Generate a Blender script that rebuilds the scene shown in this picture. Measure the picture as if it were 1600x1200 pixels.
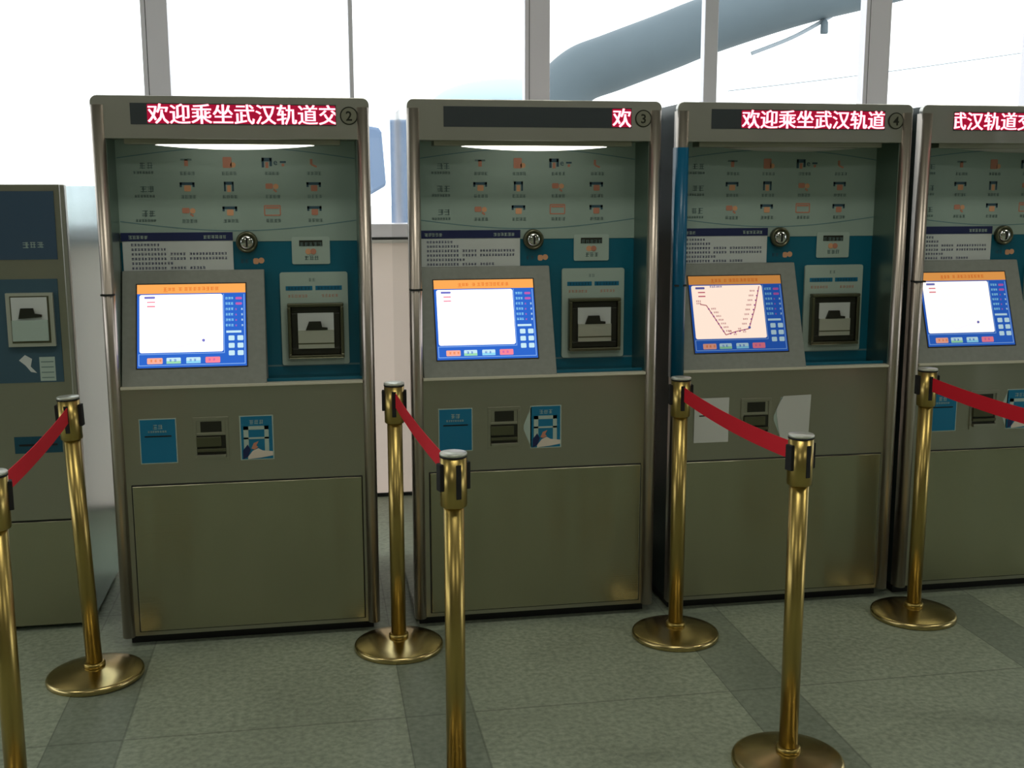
import bpy, bmesh, math, random
from mathutils import Vector, Matrix
random.seed(7)
for o in list(bpy.data.objects): bpy.data.objects.remove(o)
S = bpy.context.scene
COL = S.collection

# ---------------------------------------------------------------- camera
F_PX, TILT, YAW, ROLL = 1780.0, 0.1703, 0.1738, -0.0015
cam_d = bpy.data.cameras.new('camera'); cam = bpy.data.objects.new('camera', cam_d); COL.objects.link(cam)
cam_d.sensor_width = 36.0; cam_d.lens = F_PX / 1600 * 36; cam_d.clip_start = .05; cam_d.clip_end = 400
fwd = Vector((math.sin(YAW)*math.cos(TILT), math.cos(YAW)*math.cos(TILT), -math.sin(TILT)))
rt = Vector((math.cos(YAW), -math.sin(YAW), 0)); up = rt.cross(fwd)
r2 = math.cos(ROLL)*rt + math.sin(ROLL)*up; u2 = -math.sin(ROLL)*rt + math.cos(ROLL)*up
cam.matrix_world = Matrix(((r2.x, u2.x, -fwd.x, 0), (r2.y, u2.y, -fwd.y, -3.8125), (r2.z, u2.z, -fwd.z, 1.5324), (0, 0, 0, 1)))
S.camera = cam

# ---------------------------------------------------------------- world, exposure
S.view_settings.view_transform = 'Standard'; S.view_settings.look = 'None'
S.view_settings.gamma = 1; S.view_settings.exposure = 0.0; S.view_settings.use_curve_mapping = False
W = bpy.data.worlds.new('overcast_sky'); S.world = W; W.use_nodes = True
nt = W.node_tree; nt.nodes.clear()
bg = nt.nodes.new('ShaderNodeBackground'); ow = nt.nodes.new('ShaderNodeOutputWorld')
bg.inputs[0].default_value = (.93, .97, 1, 1); bg.inputs[1].default_value = 2.6
nt.links.new(bg.outputs[0], ow.inputs[0])

# ---------------------------------------------------------------- added overhead fill lights, unseen, to brighten the hall
def area(name, loc, sx, sy, power, color=(1, 1, 1), rot=(0, 0, 0)):
    d = bpy.data.lights.new(name, 'AREA'); d.shape = 'RECTANGLE'; d.size = sx; d.size_y = sy
    d.energy = power; d.color = color
    o = bpy.data.objects.new(name, d); COL.objects.link(o); o.location = loc; o.rotation_euler = rot
    return o
HALL = (1.0, .97, .86)
for i, (lx, ly) in enumerate(((-3.5, -2.2), (.6, -2.2), (4.7, -2.2), (-1.5, -6.0), (3.0, -6.0))):
    area('hall_fill_light', (lx, ly, 4.35), 1.5, .5, 28, HALL)

# ---------------------------------------------------------------- materials
def lin(c):
    c = c / 255
    return c / 12.92 if c <= .04045 else ((c + .055) / 1.055) ** 2.4
def rgb(r, g, b): return (lin(r), lin(g), lin(b), 1)
MATS = {}
def mat(name, color, rough=.5, metal=0, spec=.5, emis=None, strength=0, noise=None, brushed=None, trans=0, aniso=0):
    m = bpy.data.materials.new(name); m.use_nodes = True
    n = m.node_tree.nodes; l = m.node_tree.links; b = n['Principled BSDF']
    b.inputs['Base Color'].default_value = color; b.inputs['Roughness'].default_value = rough
    b.inputs['Metallic'].default_value = metal; b.inputs['Specular IOR Level'].default_value = spec
    if emis:
        b.inputs['Emission Color'].default_value = emis; b.inputs['Emission Strength'].default_value = strength
    if noise:      # (scale, amount) gentle tone variation of the base colour
        tc = n.new('ShaderNodeTexCoord'); nz = n.new('ShaderNodeTexNoise'); mx = n.new('ShaderNodeMix'); mx.data_type = 'RGBA'; mx.blend_type = 'MULTIPLY'
        l.new(tc.outputs['Object'], nz.inputs['Vector']); nz.inputs['Scale'].default_value = noise[0]; nz.inputs['Detail'].default_value = 4
        cr = n.new('ShaderNodeValToRGB'); cr.color_ramp.elements[0].position = .3; cr.color_ramp.elements[1].position = .7
        a = 1 - noise[1]; cr.color_ramp.elements[0].color = (a, a, a, 1); cr.color_ramp.elements[1].color = (1, 1, 1, 1)
        l.new(nz.outputs['Fac'], cr.inputs['Fac']); mx.inputs['Factor'].default_value = 1
        mx.inputs['A'].default_value = color; l.new(cr.outputs['Color'], mx.inputs['B']); l.new(mx.outputs['Result'], b.inputs['Base Color'])
    if brushed:    # horizontal brushing: stretched fine noise as bump and roughness
        tc = n.new('ShaderNodeTexCoord'); mp = n.new('ShaderNodeMapping'); nz = n.new('ShaderNodeTexNoise'); bp = n.new('ShaderNodeBump')
        mp.inputs['Scale'].default_value = (3, 3, 380); nz.inputs['Scale'].default_value = 1; nz.inputs['Detail'].default_value = 2
        l.new(tc.outputs['Object'], mp.inputs['Vector']); l.new(mp.outputs[0], nz.inputs['Vector'])
        l.new(nz.outputs['Fac'], bp.inputs['Height']); bp.inputs['Strength'].default_value = brushed; bp.inputs['Distance'].default_value = .001
        l.new(bp.outputs['Normal'], b.inputs['Normal'])
        mp2 = n.new('ShaderNodeMapping'); mp2.inputs['Scale'].default_value = (6, 1, .25); nz2 = n.new('ShaderNodeTexNoise'); nz2.inputs['Scale'].default_value = 1; nz2.inputs['Detail'].default_value = 1
        l.new(tc.outputs['Object'], mp2.inputs['Vector']); l.new(mp2.outputs[0], nz2.inputs['Vector'])
        bp2 = n.new('ShaderNodeBump'); bp2.inputs['Strength'].default_value = .5; bp2.inputs['Distance'].default_value = .03
        l.new(nz2.outputs['Fac'], bp2.inputs['Height']); l.new(bp2.outputs['Normal'], bp.inputs['Normal'])
    MATS[name] = m
    return m
def emit(name, color, s=1.0):
    m = bpy.data.materials.new(name); m.use_nodes = True; n = m.node_tree.nodes; n.clear()
    e = n.new('ShaderNodeEmission'); o = n.new('ShaderNodeOutputMaterial'); e.inputs[0].default_value = color; e.inputs[1].default_value = s
    m.node_tree.links.new(e.outputs[0], o.inputs[0]); MATS[name] = m
    return m

mat('steel', (.40, .39, .32, 1), .36, 1, brushed=.2)
mat('steel_side', (.38, .50, .52, 1), .22, 1)
mat('steel_header', (.50, .49, .45, 1), .36, 1, brushed=.2)
mat('side_gap_shade', rgb(44, 58, 54), .38)  # shade of the narrow gaps, put into the left side colour
mat('steel_liner', (.26, .32, .28, 1), .32, 1)
mat('ledge_light', rgb(208, 204, 184), .4)
mat('hazy_panel', rgb(60, 82, 104), .3)  # panel colour lightened with some window haze mixed in
mat('steel_door', (.40, .39, .28, 1), .27, 1, brushed=.2)
mat('steel_gloss', (.62, .62, .60, 1), .07, 1)
mat('steel_tube', (.50, .44, .38, 1), .36, 1)
mat('console_grey', rgb(138, 142, 134), .55, .1, noise=(60, .1))
mat('dark_trim', rgb(28, 32, 52), .4)
mat('black', rgb(14, 14, 16), .4)
mat('seam', rgb(30, 32, 30), .7)
mat('panel_green', rgb(158, 178, 168), .5, noise=(4, .08))
mat('line_blue', rgb(98, 132, 138), .5)
mat('text_grey', rgb(104, 126, 124), .6)
mat('icon_dark', rgb(56, 86, 102), .5)
mat('icon_orange', rgb(196, 132, 108), .5)
mat('teal', rgb(0, 98, 122), .35)
mat('teal_post', rgb(0, 92, 128), .3)
mat('teal_dark', rgb(10, 72, 92), .4)
mat('sticker_blue', rgb(10, 112, 150), .35)
mat('navy', rgb(24, 34, 82), .45)
mat('paper', rgb(205, 210, 208), .8)
mat('paper_white', rgb(200, 202, 196), .8)
mat('plate', rgb(172, 190, 180), .5)
mat('text_blue', rgb(60, 66, 110), .6)
mat('coin_orange', rgb(222, 164, 124), .5)
mat('bezel', rgb(105, 105, 85), .3, .9)
mat('bezel_dark', rgb(45, 46, 38), .4, .4)
mat('brass', (.42, .31, .10, 1), .30, 1)
mat('brass_base', (.50, .40, .18, 1), .24, 1)
mat('cap_steel', rgb(200, 202, 190), .35, .6)
mat('belt_red', rgb(218, 6, 36), .75)
mat('led_window', rgb(58, 64, 68), .3)
emit('led_red', (1.0, .22, .27, 1), 4.5)
emit('led_field', (.36, .008, .035, 1), 1.0)
emit('tube_lit', (1.0, .97, .86, 1), 2.6)
mat('tube_off', rgb(150, 150, 140), .3)
mat('wall_panel', rgb(225, 219, 214), .45, noise=(3, .05))
mat('frame_paint', rgb(248, 243, 252), .45)
mat('hall_wall', rgb(132, 134, 114), .8)
mat('hall_ceiling', rgb(135, 137, 124), .8)
mat('arch_paint', rgb(90, 104, 112), .6, noise=(1.2, .12))
mat('far_wall', rgb(110, 130, 160), .7)
mat('canopy_paint', rgb(170, 190, 205), .7)
mat('wire', rgb(150, 160, 168), .7)
mat('pavement', rgb(200, 200, 196), .85, noise=(.8, .08))
mat('rubber', rgb(20, 20, 20), .8)
mat('skin_hand', rgb(216, 205, 190), .7)

def glass_mat():
    m = bpy.data.materials.new('window_glass'); m.use_nodes = True; n = m.node_tree.nodes; l = m.node_tree.links; n.clear()
    t = n.new('ShaderNodeBsdfTransparent'); t.inputs[0].default_value = (.97, .985, .98, 1)
    g = n.new('ShaderNodeBsdfGlossy'); g.inputs['Roughness'].default_value = .02
    mx = n.new('ShaderNodeMixShader'); mx.inputs[0].default_value = .05; o = n.new('ShaderNodeOutputMaterial')
    l.new(t.outputs[0], mx.inputs[1]); l.new(g.outputs[0], mx.inputs[2]); l.new(mx.outputs[0], o.inputs[0]); MATS['window_glass'] = m
glass_mat()
def frosted_mat():
    m = bpy.data.materials.new('frosted_panel'); m.use_nodes = True; n = m.node_tree.nodes; l = m.node_tree.links; n.clear()
    d = n.new('ShaderNodeBsdfDiffuse'); d.inputs[0].default_value = rgb(225, 215, 205); t = n.new('ShaderNodeBsdfTranslucent'); t.inputs[0].default_value = rgb(235, 214, 200)
    g = n.new('ShaderNodeBsdfGlossy'); g.inputs['Roughness'].default_value = .25; a = n.new('ShaderNodeMixShader'); a.inputs[0].default_value = .26
    c = n.new('ShaderNodeMixShader'); c.inputs[0].default_value = .05; o = n.new('ShaderNodeOutputMaterial')
    l.new(d.outputs[0], a.inputs[1]); l.new(t.outputs[0], a.inputs[2]); l.new(a.outputs[0], c.inputs[1]); l.new(g.outputs[0], c.inputs[2]); l.new(c.outputs[0], o.inputs[0]); MATS['frosted_panel'] = m
frosted_mat()

def floor_mat():
    m = bpy.data.materials.new('stone_floor'); m.use_nodes = True; n = m.node_tree.nodes; l = m.node_tree.links; b = n['Principled BSDF']
    geo = n.new('ShaderNodeNewGeometry'); sp = n.new('ShaderNodeSeparateXYZ'); l.new(geo.outputs['Position'], sp.inputs[0])
    def math_(op, a, c=None, v=None):
        x = n.new('ShaderNodeMath'); x.operation = op
        for i, q in enumerate((a, c)):
            if q is None: continue
            if isinstance(q, (int, float)): x.inputs[i].default_value = q
            else: l.new(q, x.inputs[i])
        return x.outputs[0]
    # dark bands run away from the camera, one every metre, 0.21 m wide
    fx = math_('FLOORED_MODULO', math_('SUBTRACT', sp.outputs['X'], .232), 1.0)
    band = math_('LESS_THAN', fx, .205)
    e1 = math_('LESS_THAN', math_('ABSOLUTE', math_('SUBTRACT', fx, .205)), .003)
    e2 = math_('LESS_THAN', fx, .004)
    fy = math_('FLOORED_MODULO', math_('ADD', sp.outputs['Y'], .676), 1.0)
    e3 = math_('LESS_THAN', math_('ABSOLUTE', math_('SUBTRACT', fy, .004)), .004)
    front = math_('LESS_THAN', sp.outputs['Y'], -.02)
    seam = math_('MAXIMUM', math_('MAXIMUM', e1, e2), e3)
    nz = n.new('ShaderNodeTexNoise'); nz.inputs['Scale'].default_value = 55; nz.inputs['Detail'].default_value = 5; l.new(geo.outputs['Position'], nz.inputs['Vector'])
    nz2 = n.new('ShaderNodeTexNoise'); nz2.inputs['Scale'].default_value = 2.2; nz2.inputs['Detail'].default_value = 3; l.new(geo.outputs['Position'], nz2.inputs['Vector'])
    cr = n.new('ShaderNodeValToRGB'); l.new(nz.outputs['Fac'], cr.inputs['Fac'])
    cr.color_ramp.elements[0].position = .3; cr.color_ramp.elements[0].color = rgb(132, 143, 124)
    cr.color_ramp.elements[1].position = .7; cr.color_ramp.elements[1].color = rgb(168, 177, 156)
    def mixc(fac, A, B, mode='MIX'):
        x = n.new('ShaderNodeMix'); x.data_type = 'RGBA'; x.blend_type = mode
        for key, q in (('Factor', fac), ('A', A), ('B', B)):
            if isinstance(q, (int, float, tuple)): x.inputs[key].default_value = q
            else: l.new(q, x.inputs[key])
        return x.outputs['Result']
    c = mixc(math_('MULTIPLY', math_('MULTIPLY', band, front), .40), cr.outputs[0], rgb(88, 100, 92))
    c = mixc(math_('MULTIPLY', seam, .35), c, rgb(50, 56, 50))
    mr = n.new('ShaderNodeMapRange'); mr.inputs['From Min'].default_value = .3; mr.inputs['From Max'].default_value = .7; mr.inputs['To Min'].default_value = .85; mr.inputs['To Max'].default_value = 1.05
    l.new(nz2.outputs['Fac'], mr.inputs['Value'])
    c = mixc(1.0, c, mr.outputs[0], 'MULTIPLY')
    l.new(c, b.inputs['Base Color']); b.inputs['Roughness'].default_value = .42; b.inputs['Specular IOR Level'].default_value = .35
    MATS['stone_floor'] = m
floor_mat()

# ---------------------------------------------------------------- mesh builder
FONT_CACHE = {}
class MB:
    def __init__(self): self.v = []; self.f = []; self.m = []; self.names = []; self.sm = []; self.M = Matrix.Identity(4)
    def mi(self, name):
        if name not in self.names: self.names.append(name)
        return self.names.index(name)
    def add(self, vs, fs, mname, smooth=False):
        b = len(self.v); self.v += [self.M @ Vector(p) for p in vs]; k = self.mi(mname)
        for f in fs: self.f.append([b + i for i in f]); self.m.append(k); self.sm.append(smooth)
    def box(self, x0, x1, y0, y1, z0, z1, m):
        vs = [(x, y, z) for z in (z0, z1) for y in (y0, y1) for x in (x0, x1)]
        self.add(vs, [(0, 2, 3, 1), (4, 5, 7, 6), (0, 1, 5, 4), (2, 6, 7, 3), (0, 4, 6, 2), (1, 3, 7, 5)], m)
    def prism(self, pts, d0, d1, m, axis='Y', smooth=False):
        """pts: 2-D outline; extruded from d0 to d1 along an axis"""
        def P(a, b, d): return {'Y': (a, d, b), 'X': (d, a, b), 'Z': (a, b, d)}[axis]
        n = len(pts); vs = [P(a, b, d0) for a, b in pts] + [P(a, b, d1) for a, b in pts]
        fs = [tuple(range(n)), tuple(range(2*n-1, n-1, -1))]
        self.add(vs, fs, m)
        b = len(self.v) - 2*n; k = self.mi(m)
        for i in range(n):
            j = (i + 1) % n; self.f.append([b+i, b+n+i, b+n+j, b+j]); self.m.append(k); self.sm.append(smooth)
    def lathe(self, prof, m, seg=40, c=(0, 0), smooth=True):
        vs = []; fs = []
        for r, z in prof:
            for i in range(seg): a = 2*math.pi*i/seg; vs.append((c[0]+r*math.cos(a), c[1]+r*math.sin(a), z))
        for k in range(len(prof)-1):
            for i in range(seg): j = (i+1) % seg; fs.append((k*seg+i, k*seg+j, (k+1)*seg+j, (k+1)*seg+i))
        fs.append(tuple(range(seg-1, -1, -1))); fs.append(tuple((len(prof)-1)*seg+i for i in range(seg)))
        self.add(vs, fs, m, smooth)
    def disc(self, a, b, r, t, m, seg=32, rx=None):
        """thin cylinder standing on the local drawing plane (x right, y out of the plane = -Y, z up)"""
        rx = rx or r
        self.prism([(a+rx*math.cos(2*math.pi*i/seg), b+r*math.sin(2*math.pi*i/seg)) for i in range(seg)], 0, -t, m)
    def flat(self, a0, a1, b0, b1, m, h0=0, h1=.0006):
        self.box(min(a0, a1), max(a0, a1), -h1, -h0, min(b0, b1), max(b0, b1), m)
    def line(self, p, q, w, m, h0=0, h1=.0006):
        dx, dz = q[0]-p[0], q[1]-p[1]; L = math.hypot(dx, dz) or 1; nx, nz = -dz/L*w/2, dx/L*w/2
        self.prism([(p[0]+nx, p[1]+nz), (p[0]-nx, p[1]-nz), (q[0]-nx, q[1]-nz), (q[0]+nx, q[1]+nz)], -h0, -h1, m)
    def rrect(self, a0, a1, b0, b1, r, m, h0=0, h1=.0006, seg=5):
        pts = []
        for cx, cz, s in ((a1-r, b1-r, 0), (a0+r, b1-r, 90), (a0+r, b0+r, 180), (a1-r, b0+r, 270)):
            for i in range(seg+1): t = math.radians(s + 90*i/seg); pts.append((cx+r*math.cos(t), cz+r*math.sin(t)))
        self.prism(pts, -h0, -h1, m)
    def scribble(self, a, b, n, size, m, gap=1.05, h0=.0005, h1=.0011, w=.12):
        """small print too fine to read in the photo: a row of stroke clusters"""
        for i in range(n):
            x = a + i*size*gap
            for k in range(3):
                zz = b + size*(.12+.36*k+random.uniform(-.05, .05)); self.flat(x+size*random.uniform(0, .15), x+size*random.uniform(.8, .95), zz, zz+size*w, m, h0, h1)
            for k in range(2):
                xx = x + size*random.uniform(.15, .75); self.flat(xx, xx+size*w, b+size*random.uniform(0, .2), b+size*.95, m, h0, h1)
    def text(self, s, a, b, size, m, h0=.0005, h1=.0015, align='LEFT', offset=0, xs=1.0, clip=None, bold=0):
        """real glyphs, laid in the drawing plane; clip=(a0,a1) cuts them off at the window's ends"""
        cu = bpy.data.curves.new('t', 'FONT'); cu.body = s; cu.size = size; cu.align_x = align; cu.extrude = (h1-h0)/2; cu.offset = offset; cu.resolution_u = 2
        o = bpy.data.objects.new('t', cu); COL.objects.link(o)
        dg = bpy.context.evaluated_depsgraph_get(); dg.update(); me = bpy.data.meshes.new_from_object(o.evaluated_get(dg))
        bm = bmesh.new(); bm.from_mesh(me)
        for v in bm.verts: v.co = Vector((a + v.co.x*xs, -(h0+h1)/2 - v.co.z, b + v.co.y))
        if clip:
            for cx, nx in ((clip[0], -1), (clip[1], 1)):
                bmesh.ops.bisect_plane(bm, geom=bm.verts[:]+bm.edges[:]+bm.faces[:], plane_co=(cx, 0, 0), plane_no=(nx, 0, 0), clear_outer=True)
        bm.verts.index_update()
        self.add([v.co[:] for v in bm.verts], [[v.index for v in f.verts] for f in bm.faces], m)
        bm.free(); bpy.data.objects.remove(o); bpy.data.curves.remove(cu); bpy.data.meshes.remove(me)
    def build(self, name, parent=None, bevel=0, loc=None, seg=2):
        me = bpy.data.meshes.new(name); me.from_pydata([p[:] for p in self.v], [], self.f)
        for nme in self.names: me.materials.append(MATS[nme])
        for p, k, s in zip(me.polygons, self.m, self.sm): p.material_index = k; p.use_smooth = s
        bm = bmesh.new(); bm.from_mesh(me); bmesh.ops.recalc_face_normals(bm, faces=bm.faces[:]); bm.to_mesh(me); bm.free()
        o = bpy.data.objects.new(name, me); COL.objects.link(o)
        if parent: o.parent = parent
        if loc: o.location = loc
        if bevel:
            md = o.modifiers.new('bevel', 'BEVEL'); md.width = bevel; md.segments = seg; md.limit_method = 'ANGLE'; md.angle_limit = math.radians(50); md.harden_normals = False
        return o

def thing(name, label, cat, loc=(0, 0, 0), group=None, rz=0):
    o = bpy.data.objects.new(name, None); COL.objects.link(o); o.location = loc; o.rotation_euler[2] = rz; o.empty_display_size = .1
    o['label'] = label; o['category'] = cat
    if group: o['group'] = group
    return o
def tag(o, label, cat, group=None):
    o['label'] = label; o['category'] = cat
    if group: o['group'] = group
    return o
def struct(o): o['kind'] = 'structure'; return o
def copy_tree(o, parent=None):
    c = o.copy(); COL.objects.link(c); c.parent = parent
    for ch in list(o.children): copy_tree(ch, c)
    return c

# ---------------------------------------------------------------- setting
YG = 1.79                      # inner face of the glazed front
X0, X1, YB, ZC = -9.0, 12.0, -9.5, 4.5
b = MB(); b.box(X0, X1, YB, YG+.16, -.12, 0, 'stone_floor'); struct(b.build('floor'))
b = MB(); b.box(X0, X1, YB, YG+.16, ZC, ZC+.15, 'hall_ceiling'); struct(b.build('ceiling'))
b = MB(); b.box(X0, X1, YB-.15, YB, 0, ZC, 'hall_wall'); struct(b.build('wall_back'))
b = MB()
b.box(X0-.15, X0, YB-.15, YG+.16, -.12, 1.3, 'hall_wall'); b.box(X0-.15, X0, YB-.15, YG+.16, 3.6, ZC, 'hall_wall')
b.box(X0-.15, X0, YB-.15, -5, 1.3, 3.6, 'hall_wall'); struct(b.build('wall_left'))
b = MB()
b.box(X1, X1+.15, YB-.15, YG+.16, -.12, .2, 'hall_wall'); b.box(X1, X1+.15, YB-.15, YG+.16, 3.4, ZC, 'hall_wall')
b.box(X1, X1+.15, YB-.15, -6, .2, 3.4, 'hall_wall'); b.box(X1, X1+.15, -1.5, YG+.16, .2, 3.4, 'hall_wall'); struct(b.build('wall_right'))
# clad parapet with joint lines, then the glazing
b = MB(); b.add([(X0, YG, .018), (X1, YG, .018), (X1, YG, 1.27), (X0, YG, 1.27)], [(0, 1, 2, 3)], 'frosted_panel')   # one translucent sheet lit by the daylight behind it
b.box(X0, X1, YG, YG+.16, -.02, .018, 'wall_panel'); b.box(X0, X1, YG-.02, YG+.16, 1.27, 1.285, 'wall_panel')
b.box(X0, X1, YG+.004, YG+.16, 1.285, 1.296, 'seam'); struct(b.build('wall_front', bevel=.002))
b = MB(); b.box(X0, X1, YG-.006, YG, 0, .018, 'seam'); struct(b.build('baseboard_front'))
win = bpy.data.objects.new('window_1', None); COL.objects.link(win); win.location = (0, YG, 1.3); struct(win)
b = MB(); b.box(X0, X1, .075, .083, .06, 2.98, 'window_glass'); b.build('pane', win)
b = MB(); b.box(X0, X1, .01, .15, -.004, .062, 'frame_paint'); b.box(X0, X1, .01, .15, 2.98, 3.2, 'frame_paint'); b.build('window_frame', win, bevel=.004)
c = -.68
k = 0
xs = [(-.68, .12), (.219, .022), (1.125, .125), (2.02, .072), (2.915, .14)]
allx = [(-.68-1.8*i, .12) for i in range(1, 5)] + [(.219-1.8*i, .022) for i in range(1, 5)] + xs + [(2.915+.9+1.8*i, .072) for i in range(5)] + [(2.915+1.8*(i+1), .13) for i in range(5)]
for x, w in allx:
    if x > X1-.1 or x < X0+.1: continue
    b = MB(); dp = .05 if w > .1 else .04
    b.box(x-w/2, x+w/2, .12-dp, .14, .06, 2.98, 'frame_paint')
    if w > .1: b.box(x-w/2+.02, x-w/2+.024, .12-dp-.001, .12-dp+.02, .06, 2.98, 'seam')
    b.build('mullion', win, bevel=.004)

# ---------------------------------------------------------------- outdoors
b = MB(); b.box(-60, 70, YG+.16, 120, -.45, -.3, 'pavement'); struct(b.build('ground_outside'))
def sweep(mb, pts, r, m, seg=24, smooth=True, ry=None, cap=True):
    P = [Vector(p) for p in pts]; n = len(P); R = r if isinstance(r, list) else [r]*n; vs = []; fs = []
    for i, p in enumerate(P):
        t = (P[min(i+1, n-1)] - P[max(i-1, 0)]).normalized(); a = Vector((0, 1, 0)); a = (a - t*a.dot(t)).normalized(); c = t.cross(a)
        for k in range(seg):
            th = 2*math.pi*k/seg; vs.append(p + a*math.cos(th)*(ry or R[i]) + c*math.sin(th)*R[i])
    for i in range(n-1):
        for k in range(seg): j = (k+1) % seg; fs.append((i*seg+k, i*seg+j, (i+1)*seg+j, (i+1)*seg+k))
    mb.add(vs, fs, m, smooth)
    mb.add([v for v in vs[:seg]], [tuple(range(seg))], m); mb.add([v for v in vs[-seg:]], [tuple(range(seg))], m)
def smooth_path(pts, n=8):
    out = []
    for i in range(len(pts)-1):
        p0, p1, p2, p3 = [Vector(pts[max(0, min(len(pts)-1, i+d))]) for d in (-1, 0, 1, 2)]
        for k in range(n):
            t = k/n; out.append(.5*((2*p1)+(p2-p0)*t+(2*p0-5*p1+4*p2-p3)*t*t+(3*p1-p0-3*p2+p3)*t**3))
    out.append(Vector(pts[-1])); return out
arch = thing('arched_rib', 'thick grey tubular roof rib curving up and right outside the windows', 'beam', (3.4, 12, -.3))
b = MB()
ax = [(3.30, -.3), (3.30, .9), (3.32, 2.1), (3.42, 2.72), (3.72, 3.06), (4.20, 3.25), (4.95, 3.53), (5.60, 3.78), (6.82, 4.17), (7.96, 4.45), (10.3, 5.0), (13, 5.45)]
path = smooth_path([(x-3.4, 0, z+.3) for x, z in ax])
sweep(b, path, [.36 + .03*min(1, i/40) for i in range(len(path))], 'arch_paint'); b.build('rib', arch)
b = MB(); sweep(b, smooth_path([(6.18-3.4, -.1, 3.69), (6.8-3.4, -.1, 3.93), (7.40-3.4, 0, 4.24)]), .028, 'wire', 10); b.build('strut', arch)
b = MB(); b.lathe([(.05, 3.98), (.055, 4.0), (.05, 4.14), (.02, 4.18)], 'arch_paint', 16, (7.25-3.4, -.1)); b.build('lamp_fitting', arch)
b = MB(); sweep(b, smooth_path([(5.7, 11.5, 2.84), (8.1, 11.5, 3.14), (12, 11.5, 3.7)]), .007, 'wire', 8)
tag(b.build('overhead_cable'), 'thin cable strung faintly outside below the grey rib', 'cable')
b = MB()
pts = [(a, z) for a, z in ((-1.6, -.3), (-1.6, 2.5), (.1, 2.46), (.55, 2.43), (.98, 2.36), (1.02, 2.3), (1.07, 1.57), (.86, 1.45), (.3, 1.2), (-.5, .9), (-1.0, -.3))]
b.prism(pts, 12.4, 15, 'far_wall'); tag(b.build('concrete_pier', bevel=.04), 'blue grey flared pier outside, seen in the gap between the cabinets', 'pier')
b = MB(); seg = 40
hp = [(1.75*math.cos(math.pi*i/seg)**1 * 1.0, .62*math.sin(math.pi*i/seg)) for i in range(seg+1)]
prof = [(1.75*math.cos(t*math.pi/2/12), 3.30+.62*math.sin(t*math.pi/2/12)) for t in range(12)]
b.lathe([(.25, -.3), (.25, 3.25), (1.75, 3.29)] + prof + [(.02, 3.925)], 'canopy_paint', 40)
o = b.build('domed_canopy', loc=(4.45, 22, 0)); tag(o, 'pale domed canopy on a post, farthest shape outside above the second lit cabinet', 'canopy')

# ---------------------------------------------------------------- ticket machine
MW, ZT, ZB = .863, 1.82, .042
BD = .88        # cabinet depth
RD = .16        # depth of the recess
def half_tube(mb, x0, x1, z0, z1, m, out=.022, seg=12):
    cx = (x0+x1)/2; r = (x1-x0)/2
    pts = [(cx + r*math.cos(math.pi*i/seg), .002 - out*math.sin(math.pi*i/seg)) for i in range(seg+1)]
    pts += [(x0, .03), (x1, .03)]
    mb.prism(pts, z0, z1, m, axis='Z', smooth=True)

def screen_mats(tag_, f, paper):
    emit('ui_white'+tag_, paper, 1.0)
    for nm, c in (('orange', (1.0, .42, .10, 1)), ('blue', (.03, .14, .62, 1)), ('blue2', (.10, .35, .85, 1)), ('edge', (.28, .5, .95, 1)), ('pink', (1, .25, .33, 1)), ('salmon', (1, .45, .33, 1)),
                  ('green', (.35, .75, .45, 1)), ('cyan', (.30, .72, .95, 1)), ('lite', (.60, .85, .95, 1)), ('mag', (.55, .12, .45, 1)), ('rust', (.85, .22, .04, 1)), ('route', (.85, .30, .32, 1)), ('legend', (.2, .2, .6, 1))):
        emit('ui_'+nm+tag_, c, f)
screen_mats('_bright', 1.0, (1.6, 1.6, 1.7, 1)); screen_mats('_dim', .5, (1.0, .80, .66, 1)); screen_mats('_mid', .68, (1.15, 1.1, 1.0, 1))
MATS['ui_route_faint'] = emit('ui_route_faint', (1.3, .95, 1.02, 1), 1.0)

P_UP = Vector((0, .14, .365)).normalized(); P_OUT = Vector((0, -.365, .14)).normalized()
CONS = Matrix(((1, 0, 0, 0), (0, -P_OUT.y, P_UP.y, 0), (0, -P_OUT.z, P_UP.z, .897), (0, 0, 0, 1)))

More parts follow.
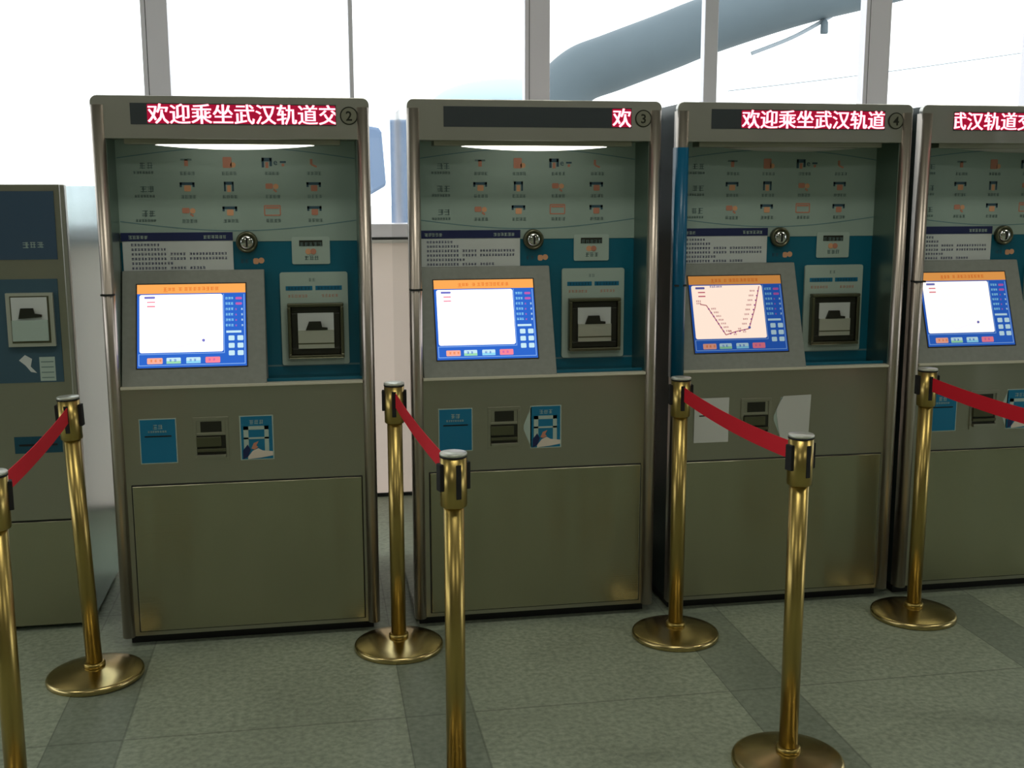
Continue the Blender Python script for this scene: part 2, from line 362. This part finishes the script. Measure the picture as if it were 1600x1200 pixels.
def make_screen(root, t, route):
    A0, A1, B0, B1 = .093, .443, .060, .343
    b = MB(); b.M = CONS
    A = lambda f: A0 + (A1-A0)*f
    B = lambda f: B1 - (B1-B0)*f
    b.flat(A0-.004, A1+.004, B0-.004, B1+.004, 'black', -.004, .0012)
    def R(x0, x1, y0, y1, m, h=.0018, r=None):
        if r: b.rrect(A(x0), A(x1), B(y1), B(y0), r, 'ui_'+m+t, .001, h)
        else: b.flat(A(x0), A(x1), B(y1), B(y0), 'ui_'+m+t, .001, h)
    R(0, 1, .10, 1, 'blue'); R(0, 1, 0, .112, 'orange', .0022)
    R(.012, .988, .968, .975, 'edge', .0022); R(.982, .988, .13, .975, 'edge', .0022); R(.012, .018, .84, .975, 'edge', .0022)
    R(.012, .79, .835, .842, 'edge', .0022); R(.792, .798, .125, .842, 'edge', .0022)
    R(.022, .785, .125, .822, 'white', .0022, .007)
    def sc(x, y, n, s, m): b.scribble(A(x), B(y), n, s, 'ui_'+m+t, h0=.0022, h1=.0030)
    sc(.24, .083, 3, .0125, 'rust'); b.flat(A(.24), A(.28), B(.092), B(.087), 'ui_rust'+t, .0022, .003)
    sc(.38, .083, 1, .0125, 'rust'); sc(.43, .083, 8, .0135, 'rust')
    R(.065, .165, .145, .172, 'legend', .003, .003); R(.09, .165, .207, .222, 'pink', .003); R(.09, .165, .258, .274, 'pink', .003)
    for i in range(6):
        y = .195 + i*.066
        sc(.81, y, 3, .0085, 'cyan')
        if i < 2: R(.905, .965, y-.028, y, 'mag', .003, .003)
        else: sc(.90, y, 1, .006, 'mag'); sc(.955, y, 1, .007, 'lite')
    R(.815, .955, .575, .60, 'lite', .003)
    for i in range(3):
        for j in range(2): x = .835 + .082*j; y = .635 + .09*i; R(x, x+.055, y, y+.058, 'lite', .003, .003)
    for x, w, m, lo in ((.09, .14, 'salmon', 'salmon'), (.265, .13, 'lite', 'green'), (.445, .13, 'lite', 'cyan'), (.62, .135, 'pink', 'pink')):
        R(x, x+w, .885, .955, m, .003, .003)
        b.scribble(A(x+.025), B(.935), 3 if m == 'salmon' else 2, .009, 'ui_'+('rust' if m == 'salmon' else 'blue' if m != 'pink' else 'mag')+t, 1.6, h0=.003, h1=.0036)
        if lo != m: R(x, x+w, .925, .955, lo, .0033)
    if route:
        mr = 'ui_route'+t if route == 2 else 'ui_route_faint'
        key = [(.10, .37), (.165, .385), (.345, .775), (.45, .735), (.60, .70), (.69, .42), (.755, .145)]
        if route == 1: key = [(.26, .63), (.34, .775), (.45, .735), (.60, .68)]
        for p, q in zip(key, key[1:]): b.line((A(p[0]), B(p[1])), (A(q[0]), B(q[1])), .0035, mr, .002, .0032)
        if route == 2:
            for (p, q, n, side) in (((.165, .385), (.345, .775), 8, 1), ((.345, .775), (.60, .70), 5, 0), ((.60, .70), (.755, .145), 9, -1)):
                for k in range(1, n):
                    x = p[0]+(q[0]-p[0])*k/n; y = p[1]+(q[1]-p[1])*k/n
                    b.disc(A(x), B(y), .003, .0038, 'ui_mag'+t, 8)
                    if side: b.scribble(A(x+(.025 if side > 0 else -.09)), B(y+.008), 3, .0062, mr, h0=.0025, h1=.0035)
                    else: b.scribble(A(x-.02), B(y-.02 if k % 2 else y+.035), 2, .0062, mr, h0=.0025, h1=.0035)
            sc(.22, .155, 6, .0075, 'legend')
            for i in range(2): b.scribble(A(.06), B(.34+i*.03), 3, .006, mr, h0=.0025, h1=.0035)
        else:
            for x, y in ((.28, .66), (.31, .72), (.39, .76), (.45, .735), (.52, .71)): b.scribble(A(x), B(y), 1, .008, mr, h0=.0025, h1=.0035)
        b.disc(A(.605), B(.685), .005, .004, 'ui_legend'+t, 12)
    return b.build('touch_screen', root)

def make_machine(X, label, digit, led, lit, scr, papers=False, pointed=True, teal_post=False, side='steel_gloss'):
    root = thing('ticket_machine', label, 'ticket machine', (X, 0, 0), 'row of full-height steel ticket machines')
    # cabinet shell round the recess
    b = MB()
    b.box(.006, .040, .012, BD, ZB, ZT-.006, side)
    b.box(.040, .042, .004, RD+.012, .889, 1.69, 'steel_liner'); b.box(MW-.042, MW-.040, .004, RD+.012, .889, 1.69, 'steel_liner')
    b.box(MW-.040, MW-.006, .012, BD, ZB, ZT-.006, 'steel_gloss')
    b.box(.04, MW-.04, RD+.012, BD, ZB, ZT-.006, 'steel')
    b.box(.04, MW-.04, .0, RD+.02, ZB, .889, 'steel')
    b.box(.04, MW-.04, .02, RD+.02, 1.69, ZT-.006, 'steel')
    b.build('cabinet', root, bevel=.002)
    # header fascia with rounded top corners
    b = MB(); r = .022; pts = [(.038, 1.688), (MW-.038, 1.688)]
    pts += [(MW-r+r*math.cos(math.radians(a)) - 0, ZT-r+r*math.sin(math.radians(a))) for a in range(0, 91, 15)]
    pts += [(r+r*math.cos(math.radians(a)), ZT-r+r*math.sin(math.radians(a))) for a in range(90, 181, 15)]
    pts = [(.038, 1.688), (MW-.038, 1.688), (MW-.038, 1.76), (MW-.001, 1.76)] + pts[2:] + [(.001, 1.76), (.038, 1.76)]
    b.prism(pts, -.006, .02, 'steel_header'); b.build('header', root, bevel=.002)
    # round-nosed corner posts
    b = MB(); half_tube(b, 0, .041, ZB, 1.79, 'steel_tube'); b.box(-.0005, .0415, -.0225, .01, 1.195, 1.201, 'seam')
    if teal_post: half_tube(b, -.003, .043, .872, 1.668, 'teal_post', .026)
    b.build('corner_post', root)
    b = MB(); half_tube(b, MW-.041, MW, ZB, 1.79, 'steel_tube'); b.build('corner_post', root)
    # display window and running letters
    b = MB(); b.M = Matrix.Translation((0, -.006, 0)); b.flat(.12, .757, 1.731, 1.797, 'led_window', -.004, .0015); db = b.build('display_board', root)
    if led:
        txt, a = led
        b = MB(); b.M = Matrix.Translation((0, -.0075, 0))
        ga = max(a, .124); b.rrect(ga-.001, .755, 1.7345, 1.794, .004, 'led_field', 0, .0002)
        for dx in (-.0010, .0010): b.text(txt, a+dx, 1.7395, .066, 'led_red', .0010, .0020+dx*.2, offset=.0003, clip=(.122, .755))
        b.build('running_letters', db)
    b = MB(); b.M = Matrix.Translation((0, -.006, 0)); b.disc(.798, 1.763, .029, .002, 'bezel_dark', 32); b.M = Matrix.Translation((0, -.008, 0)); b.disc(.798, 1.763, .025, .001, 'steel', 32)
    b.text(digit, .798, 1.748, .042, 'bezel_dark', .001, .002, 'CENTER', .0008); b.build('number_badge', root)
    # lamp under the header
    b = MB(); b.box(.09, .77, .03, .10, 1.672, 1.69, 'steel'); lf = b.build('lamp_housing', root, bevel=.003)
    b = MB(); n = 14
    sweep(b, [(.185+.50*i/n, .045, 1.670) for i in range(n+1)], [.014*math.sin(math.pi*(i+.15)/(n+.3))**.85 for i in range(n+1)], 'tube_lit' if lit else 'tube_off', 12)
    b.build('lamp_tube', lf)
    # back board of the recess: pale instruction panel above, teal below
    b = MB(); b.M = Matrix.Translation((0, RD+.012, 0))
    b.flat(.041, .822, .89, 1.356, 'teal', 0, .006); b.flat(.041, .822, 1.356, 1.69, 'panel_green', 0, .008)
    b.M = Matrix.Translation((0, RD+.004, 0))
    for a0, z0, z1 in ((1, 1.632, 1.668), (-1, 1.425, 1.392)):
        N = 24; q = [(.045+.775*i/N, z0+(z1-z0)*math.sin(math.pi*i/N)) for i in range(N+1)]
        for p, s in zip(q, q[1:]): b.line(p, s, .0028, 'line_blue')
    for rr, zz in enumerate((1.612, 1.535, 1.455)):
        b.scribble(.115, zz-.016, 2, .022, 'text_grey', w=.10); b.scribble(.095, zz-.032, 7, .009, 'text_grey', w=.14)
        for cc, xx in enumerate((.265, .400, .540, .680)):
            b.scribble(xx-.022, zz-.036, 4, .012, 'text_grey', w=.10)
            kx = (rr*4 + cc) % 12; s = .018
            D, O = 'icon_dark', 'icon_orange'
            if kx == 0: b.flat(xx-s, xx+s, zz+s, zz+s-.006, D if False else 'text_grey'); b.flat(xx-.006, xx+.006, zz-.006, zz+.016, O)
            elif kx == 1: b.rrect(xx-.017, xx+.012, zz-.012, zz+.024, .004, O, 0, .001); b.disc(xx+.016, zz-.002, .009, .001, 'coin_orange', 16)
            elif kx == 2:
                b.flat(xx-.030, xx+.002, zz+.022, zz+.010, D); b.flat(xx-.030, xx-.022, zz-.010, zz+.022, D); b.flat(xx-.004, xx+.004, zz-.006, zz+.022, D)
                b.flat(xx-.018, xx-.008, zz-.012, zz+.008, O); b.text('e', xx+.008, zz-.002, .03, D, 0, .001); b.line((xx+.03, zz+.008), (xx+.05, zz+.008), .006, D)
                b.disc(xx+.040, zz-.002, .005, .001, O, 12)
            elif kx == 3: b.flat(xx-.010, xx-.002, zz, zz+.018, O); b.line((xx-.006, zz), (xx+.012, zz-.008), .006, O)
            elif kx in (4, 7, 9, 11):
                b.flat(xx-.024, xx+.024, zz+.018, zz+.009, D); b.flat(xx-.024, xx-.017, zz+.002, zz+.018, D); b.flat(xx+.017, xx+.024, zz+.002, zz+.018, D)
                b.rrect(xx-.010, xx+.012, zz-.012, zz+.008, .004, 'coin_orange' if kx in (4, 9) else O, 0, .001)
            elif kx == 5:
                b.flat(xx-.016, xx+.016, zz+.020, zz+.010, D); b.flat(xx-.016, xx-.010, zz-.012, zz+.020, D); b.flat(xx+.010, xx+.016, zz-.012, zz+.020, D); b.flat(xx-.006, xx+.006, zz-.014, zz+.008, 'coin_orange')
            elif kx in (6, 8): b.rrect(xx-.020, xx+.004, zz-.004, zz+.014, .004, O, 0, .001); b.disc(xx+.014, zz+.004, .009, .001, 'coin_orange', 16); b.line((xx+.006, zz-.006), (xx+.016, zz-.014), .006, O)
            elif kx == 10:
                for q in (((-.026, .02), (.026, .02)), ((.026, .02), (.026, -.012)), ((.026, -.012), (-.026, -.012)), ((-.026, -.012), (-.026, .02))): b.line((xx+q[0][0], zz+q[0][1]), (xx+q[1][0], zz+q[1][1]), .004, O)
                b.flat(xx-.022, xx+.022, zz+.010, zz+.016, O)
    # coin icons in the teal field
    b.M = Matrix.Translation((0, RD+.006, 0)); b.scribble(.428, 1.282, 2, .014, 'icon_dark', h0=0, h1=.0008)
    b.rrect(.470, .488, 1.279, 1.299, .006, 'coin_orange', 0, .001); b.disc(.497, 1.291, .010, .0014, 'coin_orange', 18)
    b.flat(.41, .822, .925, .931, 'line_blue', 0, .001)
    b.build('instruction_panel', root)
    # notice with a navy heading
    b = MB(); b.M = Matrix.Translation((0, RD+.001, 0)); b.flat(.048, .405, 1.235, 1.388, 'paper', -.002, .001); b.flat(.044, .406, 1.360, 1.388, 'navy', .001, .0025)
    b.scribble(.068, 1.366, 5, .012, 'plate', h0=.0025, h1=.0032, w=.14); b.scribble(.310, 1.366, 6, .012, 'plate', h0=.0025, h1=.0032, w=.14)
    for i, (nn, st) in enumerate(((9, 0), (11, 0), (30, 0), (30, 0), (13, 0), (23, 0))):
        for j in range(nn):
            if j in (11, 17) and nn > 20: continue
            b.scribble(.075+j*.0104, 1.343-i*.0155, 1, .0088, 'text_blue', h0=.001, h1=.0016, w=.13)
    b.build('notice_sheet', root)
    # coin slot
    b = MB(); T = Matrix.Translation((.452, RD-.002, 1.354)) @ Matrix.Rotation(math.pi/2, 4, 'X'); b.M = T
    b.lathe([(.036, -.006), (.036, .010), (.032, .016), (.028, .016), (.026, .010)], 'bezel', 36)
    b.lathe([(.026, 0), (.026, .012), (.018, .020), (.006, .022)], 'steel_gloss', 32)
    b.box(-.003, .003, -.016, .016, .018, .0235, 'black'); b.build('coin_slot', root)
    # small notice right of the coin slot
    b = MB(); b.M = Matrix.Translation((0, RD+.004, 0)); b.rrect(.600, .728, 1.277, 1.370, .006, 'plate', 0, .002)
    b.flat(.625, .703, 1.338, 1.358, 'bezel_dark', .002, .0028); b.scribble(.627, 1.337, 5, .0145, 'text_grey', h0=.0028, h1=.0034)
    b.disc(.655, 1.320, .010, .0035, 'coin_orange', 18); b.disc(.672, 1.320, .010, .004, 'icon_orange', 18)
    b.scribble(.642, 1.290, 3, .0155, 'text_grey', h0=.002, h1=.0028); b.build('small_notice', root)
    # banknote unit
    b = MB(); b.M = Matrix.Translation((0, RD+.005, 0)); b.rrect(.556, .785, .930, 1.250, .008, 'plate', 0, .010)
    b.scribble(.652, 1.218, 2, .012, 'text_grey', h0=.010, h1=.0106, w=.08)
    for x0 in (.575, .675): b.flat(x0, x0+.090, 1.188, 1.203, 'sticker_blue', .010, .011); b.scribble(x0+.006, 1.190, 7, .0105, 'teal_dark', h0=.011, h1=.0116)
    b.scribble(.580, 1.163, 6, .011, 'icon_orange', h0=.010, h1=.0106, w=.10); b.scribble(.695, 1.163, 5, .011, 'icon_orange', h0=.010, h1=.0106, w=.10)
    bn = b.build('banknote_plate', root, bevel=.001)
    b = MB(); b.M = Matrix.Translation((0, RD-.005, 0)); x0, x1, z0, z1 = .578, .768, .955, 1.145; w = .026
    def frame(m, x0, x1, z0, z1, w, h0, h1):
        b.flat(x0, x1, z1-w, z1, m, h0, h1); b.flat(x0, x1, z0, z0+w, m, h0, h1); b.flat(x0, x0+w, z0+w, z1-w, m, h0, h1); b.flat(x1-w, x1, z0+w, z1-w, m, h0, h1)
    frame('bezel', x0, x1, z0, z1, .012, 0, .026); frame('bezel_dark', x0+.012, x1-.012, z0+.012, z1-.012, .022, 0, .014)
    b.build('slot_surround', bn, bevel=.003)
    b = MB(); b.M = Matrix.Translation((0, RD-.005, 0)); b.flat(.612, .734, 1.052, 1.112, 'paper', 0, .012); b.flat(.612, .734, .989, 1.052, 'cap_steel', 0, .020)
    b.flat(.612, .734, 1.004, 1.008, 'bezel', .020, .021)
    b.prism([(.638, 1.052), (.650, 1.082), (.690, 1.082), (.694, 1.062), (.712, 1.060), (.712, 1.052)], -.012, -.022, 'bezel_dark'); b.build('banknote_slot', bn)
    # slanted console
    b = MB(); b.prism([(.0, .889), (.0, .897), (.14, 1.262), (.15, 1.262), (RD, 1.262), (RD, .889)], .044, .506, 'console_grey', axis='X'); b.build('console', root, bevel=.003)
    make_screen(root, *scr)
    b = MB(); b.box(.041, MW-.041, -.012, .02, .888, .8965, 'ledge_light'); b.box(.506, .822, 0, RD, .889, .8955, 'steel_gloss'); b.box(.506, .822, .035, .041, .8955, .905, 'teal'); b.build('ledge', root, bevel=.001)
    # front fascia features
    b = MB(); b.M = Matrix.Translation((0, 0, 0)); mb_, me_ = ('paper_white', 'paper_white') if papers else ('sticker_blue', 'plate')
    b.flat(.091, .209, .637, .788, 'plate', -.002, .001); b.flat(.094, .206, .640, .785, 'sticker_blue', .001, .0016)
    b.scribble(.134, .752, 2, .016, 'plate', h0=.0016, h1=.0022, w=.10); b.scribble(.118, .741, 8, .0072, 'plate', h0=.0016, h1=.0022, w=.10)
    b.rrect(.107, .193, .727, .731, .0018, 'black', .0016, .0026); b.build('card_slot', root)
    b = MB(); b.box(.262, .376, -.004, .01, .640, .652, 'steel'); b.box(.262, .376, -.004, .01, .776, .788, 'steel'); b.box(.262, .272, -.004, .01, .652, .776, 'steel'); b.box(.366, .376, -.004, .01, .652, .776, 'steel')
    b.box(.272, .366, -.003, .01, .726, .734, 'steel'); b.box(.272, .366, -.001, .01, .734, .776, 'steel'); b.box(.286, .354, -.0025, -.001, .737, .773, 'bezel_dark'); b.box(.272, .366, -.0015, .01, .652, .726, 'bezel_dark')
    b.box(.272, .366, -.018, -.001, .652, .663, 'steel'); b.box(.272, .352, -.012, -.001, .690, .722, 'bezel'); b.box(.272, .366, -.010, -.001, .672, .682, 'bezel')
    b.build('ticket_outlet', root, bevel=.001)
    b = MB()
    if pointed: b.prism([(.416, .787), (.388, .720), (.388, .705), (.416, .638)], .002, -.001, 'plate')
    b.flat(.412, .522, .637, .788, 'plate', -.002, .001); b.flat(.416, .518, .640, .785, 'sticker_blue', .001, .0016)
    b.scribble(.444, .758, 3, .015, 'plate', h0=.0016, h1=.0022, w=.08)
    b.flat(.424, .506, .740, .752, 'plate', .0016, .0022); b.flat(.424, .506, .708, .714, 'plate', .0016, .0022); b.flat(.424, .440, .664, .752, 'plate', .0016, .0022); b.flat(.492, .506, .664, .752, 'plate', .0016, .0022)
    b.prism([(.436, .640), (.436, .648), (.452, .668), (.470, .676), (.484, .668), (.518, .664), (.518, .650), (.480, .644)], -.0016, -.0026, 'skin_hand'); b.prism([(.448, .676), (.456, .694), (.472, .700), (.464, .686), (.470, .680), (.458, .672)], -.0016, -.0028, 'icon_orange')
    b.prism([(.420, .640), (.420, .670), (.436, .690), (.446, .672), (.436, .648)], -.0016, -.0024, 'navy'); b.build('guide_sticker', root)
    if papers:
        b = MB(); b.flat(.087, .216, .632, .794, 'paper_white', .0028, .0036); b.rrect(.105, .150, .728, .732, .0018, 'black', .0036, .0042); o = b.build('paper_cover', root); o['label'] = 'blank white paper taped over the card slot sticker'
        b = MB(); b.prism([(.527, .795), (.421, .792), (.398, .748), (.398, .722), (.415, .632), (.522, .626)], -.0030, -.0040, 'paper_white'); o = b.build('paper_cover', root); o['label'] = 'blank white pointed paper taped over the guide sticker'
    # lower door
    b = MB(); b.box(.056, MW-.049, -.003, .004, .056, .567, 'seam'); b.box(.060, .828-.018, -.008, .004, .060, .563, 'steel_door'); b.build('door', root, bevel=.002)
    b = MB(); b.box(.02, MW-.02, .05, BD-.05, 0, ZB, 'black'); b.build('plinth', root)
    return root

L = '欢迎乘坐武汉轨道交通'
CW = .0665
make_machine(-.6632, 'full-height steel ticket machine 2, leftmost with a glowing screen, red letters across its header', '2', (L, .172), True, ('_bright', 1), pointed=False)
make_machine(.3219, 'steel ticket machine 3 whose header shows a single red character at the right', '3', (L, .690), True, ('_bright', 0))
make_machine(1.2411, 'steel ticket machine 4 with white papers taped on its front and a teal corner post', '4', (L, .228), False, ('_dim', 2), papers=True, teal_post=True, side='side_gap_shade')
make_machine(2.1398, 'steel ticket machine at the right edge, cropped, with a pale washed-out screen', '5', (L, .155-CW*4.75), False, ('_mid', 1), side='side_gap_shade')

# ---------------------------------------------------------------- shorter machine at the left edge
root = thing('top_up_machine', 'shorter steel machine at the left edge with a dark blue slot panel', 'machine', (-1.66, .22, 0))
w = .86; zt = 1.547
b = MB(); b.box(.0, w, .012, .62, .02, zt-.004, 'steel_side'); b.build('cabinet', root, bevel=.003)
b = MB(); b.box(.002, w-.002, 0, .012, .402, zt, 'steel'); b.box(.002, w-.002, 0, .012, .02, .396, 'steel_door'); b.box(.002, w-.002, .004, .014, .39, .41, 'seam'); b.build('front_plate', root, bevel=.002)
b = MB(); b.box(w-.016, w+.002, -.006, .03, .02, zt, 'steel_header'); b.build('corner_post', root, bevel=.004)
b = MB(); b.flat(.25, .826, 1.300, 1.525, 'hazy_panel', 0, .003); b.scribble(.718, 1.337, 3, .022, 'plate', h0=.003, h1=.0036, w=.09); b.build('top_panel', root)
b = MB(); b.flat(.25, .820, .885, 1.235, 'icon_dark', 0, .003); lp = b.build('slot_panel', root)
b = MB(); b.flat(.655, .805, 1.010, 1.190, 'cap_steel', .003, .020); b.flat(.668, .792, 1.022, 1.180, 'bezel', .020, .021)
b.flat(.672, .786, 1.100, 1.176, 'paper', .021, .023); b.flat(.672, .786, 1.030, 1.100, 'plate', .021, .030)
b.prism([(.694, 1.105), (.702, 1.140), (.742, 1.140), (.746, 1.122), (.768, 1.118), (.768, 1.110)], -.023, -.031, 'bezel_dark'); b.build('banknote_slot', lp, bevel=.002)
b = MB(); b.flat(.745, .795, .890, .972, 'plate', .003, .0038)  # glare below the slot, drawn as pale flat shapes
for i in range(4): b.flat(.750, .790, .900+i*.018, .903+i*.018, 'text_grey', .0038, .0044)
b.prism([(.680, .962), (.700, .980), (.722, .966), (.716, .940), (.735, .918), (.716, .922), (.700, .944)], -.003, -.0038, 'paper'); b.build('glare_patches', lp)
b = MB(); b.flat(.645, .800, .640, .698, 'teal_dark', -.001, .002); b.rrect(.66, .785, .666, .672, .002, 'black', .002, .004); b.build('card_slot', root)
b = MB(); b.box(.02, w-.02, .05, .58, 0, .02, 'black'); b.build('plinth', root)

# ---------------------------------------------------------------- stanchions
PH = .91
def make_stanchion():
    r = thing('stanchion', '', 'stanchion')
    b = MB(); b.lathe([(.145, 0), (.149, .003), (.150, .012), (.147, .019), (.140, .022), (.10, .029), (.05, .037), (.034, .040)], 'brass_base', 72); b.build('base', r)
    b = MB(); b.lathe([(.033, .038), (.033, .050), (.030, .053), (.025, .054)], 'brass', 40); b.build('collar', r)
    b = MB(); b.lathe([(.0248, .04), (.0248, .79)], 'brass', 48); b.build('pole', r)
    b = MB(); b.lathe([(.0248, .775), (.030, .777), (.0325, .780), (.0325, .900)], 'brass', 48); hd = b.build('belt_head', r)
    for k in range(4):
        b = MB(); b.M = Matrix.Rotation(k*math.pi/2, 4, 'Z')
        t = .0075 if k % 2 == 0 else .001; w_ = .012 if k % 2 == 0 else .007
        b.box(.024, .0325+t, -w_, w_, .818 if t > .002 else .80, .885, 'rubber'); b.build('belt_clip', hd, bevel=.002)
    b = MB(); b.lathe([(.0328, .899), (.0335, .900), (.0335, .9035)], 'rubber', 40); b.lathe([(.0335, .9035), (.0335, .908), (.032, .910)], 'cap_steel', 40); b.build('cap', r)
    return r
SP = [(-.715, -.218, 'brass stanchion in front of the gap left of ticket machine 2', -.03),
      (.2534, -.149, 'brass stanchion in front of the bright gap between ticket machines 2 and 3', 0),
      (1.205, -.2162, 'brass stanchion standing before the teal corner post of ticket machine 4', 0),
      (2.1131, -.1888, 'brass stanchion between ticket machine 4 and the cropped machine at the right', 0),
      (-.718, -1.17, 'nearest brass stanchion at the left picture edge, partly out of frame', 0),
      (.321, -1.17, 'front brass stanchion before ticket machine 3, its base below the frame', 0),
      (1.225, -1.126, 'front brass stanchion before ticket machine 4, top of its base in view', 0),
      (2.14, -1.10, 'front brass stanchion beyond the right edge, holding the rightmost red belt', 0)]
st = make_stanchion(); objs = []
for i, (x, y, lb, lean) in enumerate(SP):
    o = st if i == 0 else copy_tree(st)
    o.location = (x, y, 0); o['label'] = lb; o['category'] = 'stanchion'; o['group'] = 'brass queue stanchions with red belts'
    o.rotation_euler = (0, lean, 0)
    for ch in o.children:
        if ch.name.startswith('belt_head'): ch.rotation_euler[2] = .28 if i > 3 else -.1
    objs.append(o)

def belt(p, q, sag, label):
    b = MB(); n = 24; P = Vector(p); Q = Vector(q); d = (Q-P); s = Vector((-d.y, d.x, 0)).normalized()*.0008; h = .024; vs = []
    for i in range(n+1):
        t = i/n; c = P + d*t + Vector((0, 0, -sag*4*t*(1-t)))
        vs += [c - s + Vector((0, 0, h)), c + s + Vector((0, 0, h)), c + s - Vector((0, 0, h)), c - s - Vector((0, 0, h))]
    fs = []
    for i in range(n):
        for k in range(4): a = 4*i + k; c2 = 4*i + (k+1) % 4; fs.append((a, c2, c2+4, a+4))
    fs += [(0, 1, 2, 3), (4*n+3, 4*n+2, 4*n+1, 4*n)]
    b.add(vs, fs, 'belt_red'); o = b.build('barrier_belt'); tag(o, label, 'barrier belt', 'red belts stretched between the stanchions')
for (a, c, lb, sg) in ((0, 4, 'red belt running off the left edge from the stanchion left of machine 2', .01),
                   (1, 5, 'red belt running forward in front of ticket machine 3', .012),
                   (2, 6, 'red belt crossing in front of the papered ticket machine 4', .014),
                   (3, 7, 'red belt running off the right edge of the picture', .012)):
    xa, ya = SP[a][:2]; xc, yc = SP[c][:2]; xa += math.sin(SP[a][3])*.855
    v = Vector((xc-xa, yc-ya, 0)).normalized()*.0352
    belt((xa+v.x, ya+v.y, .856), (xc-v.x, yc-v.y, .856), sg, lb)
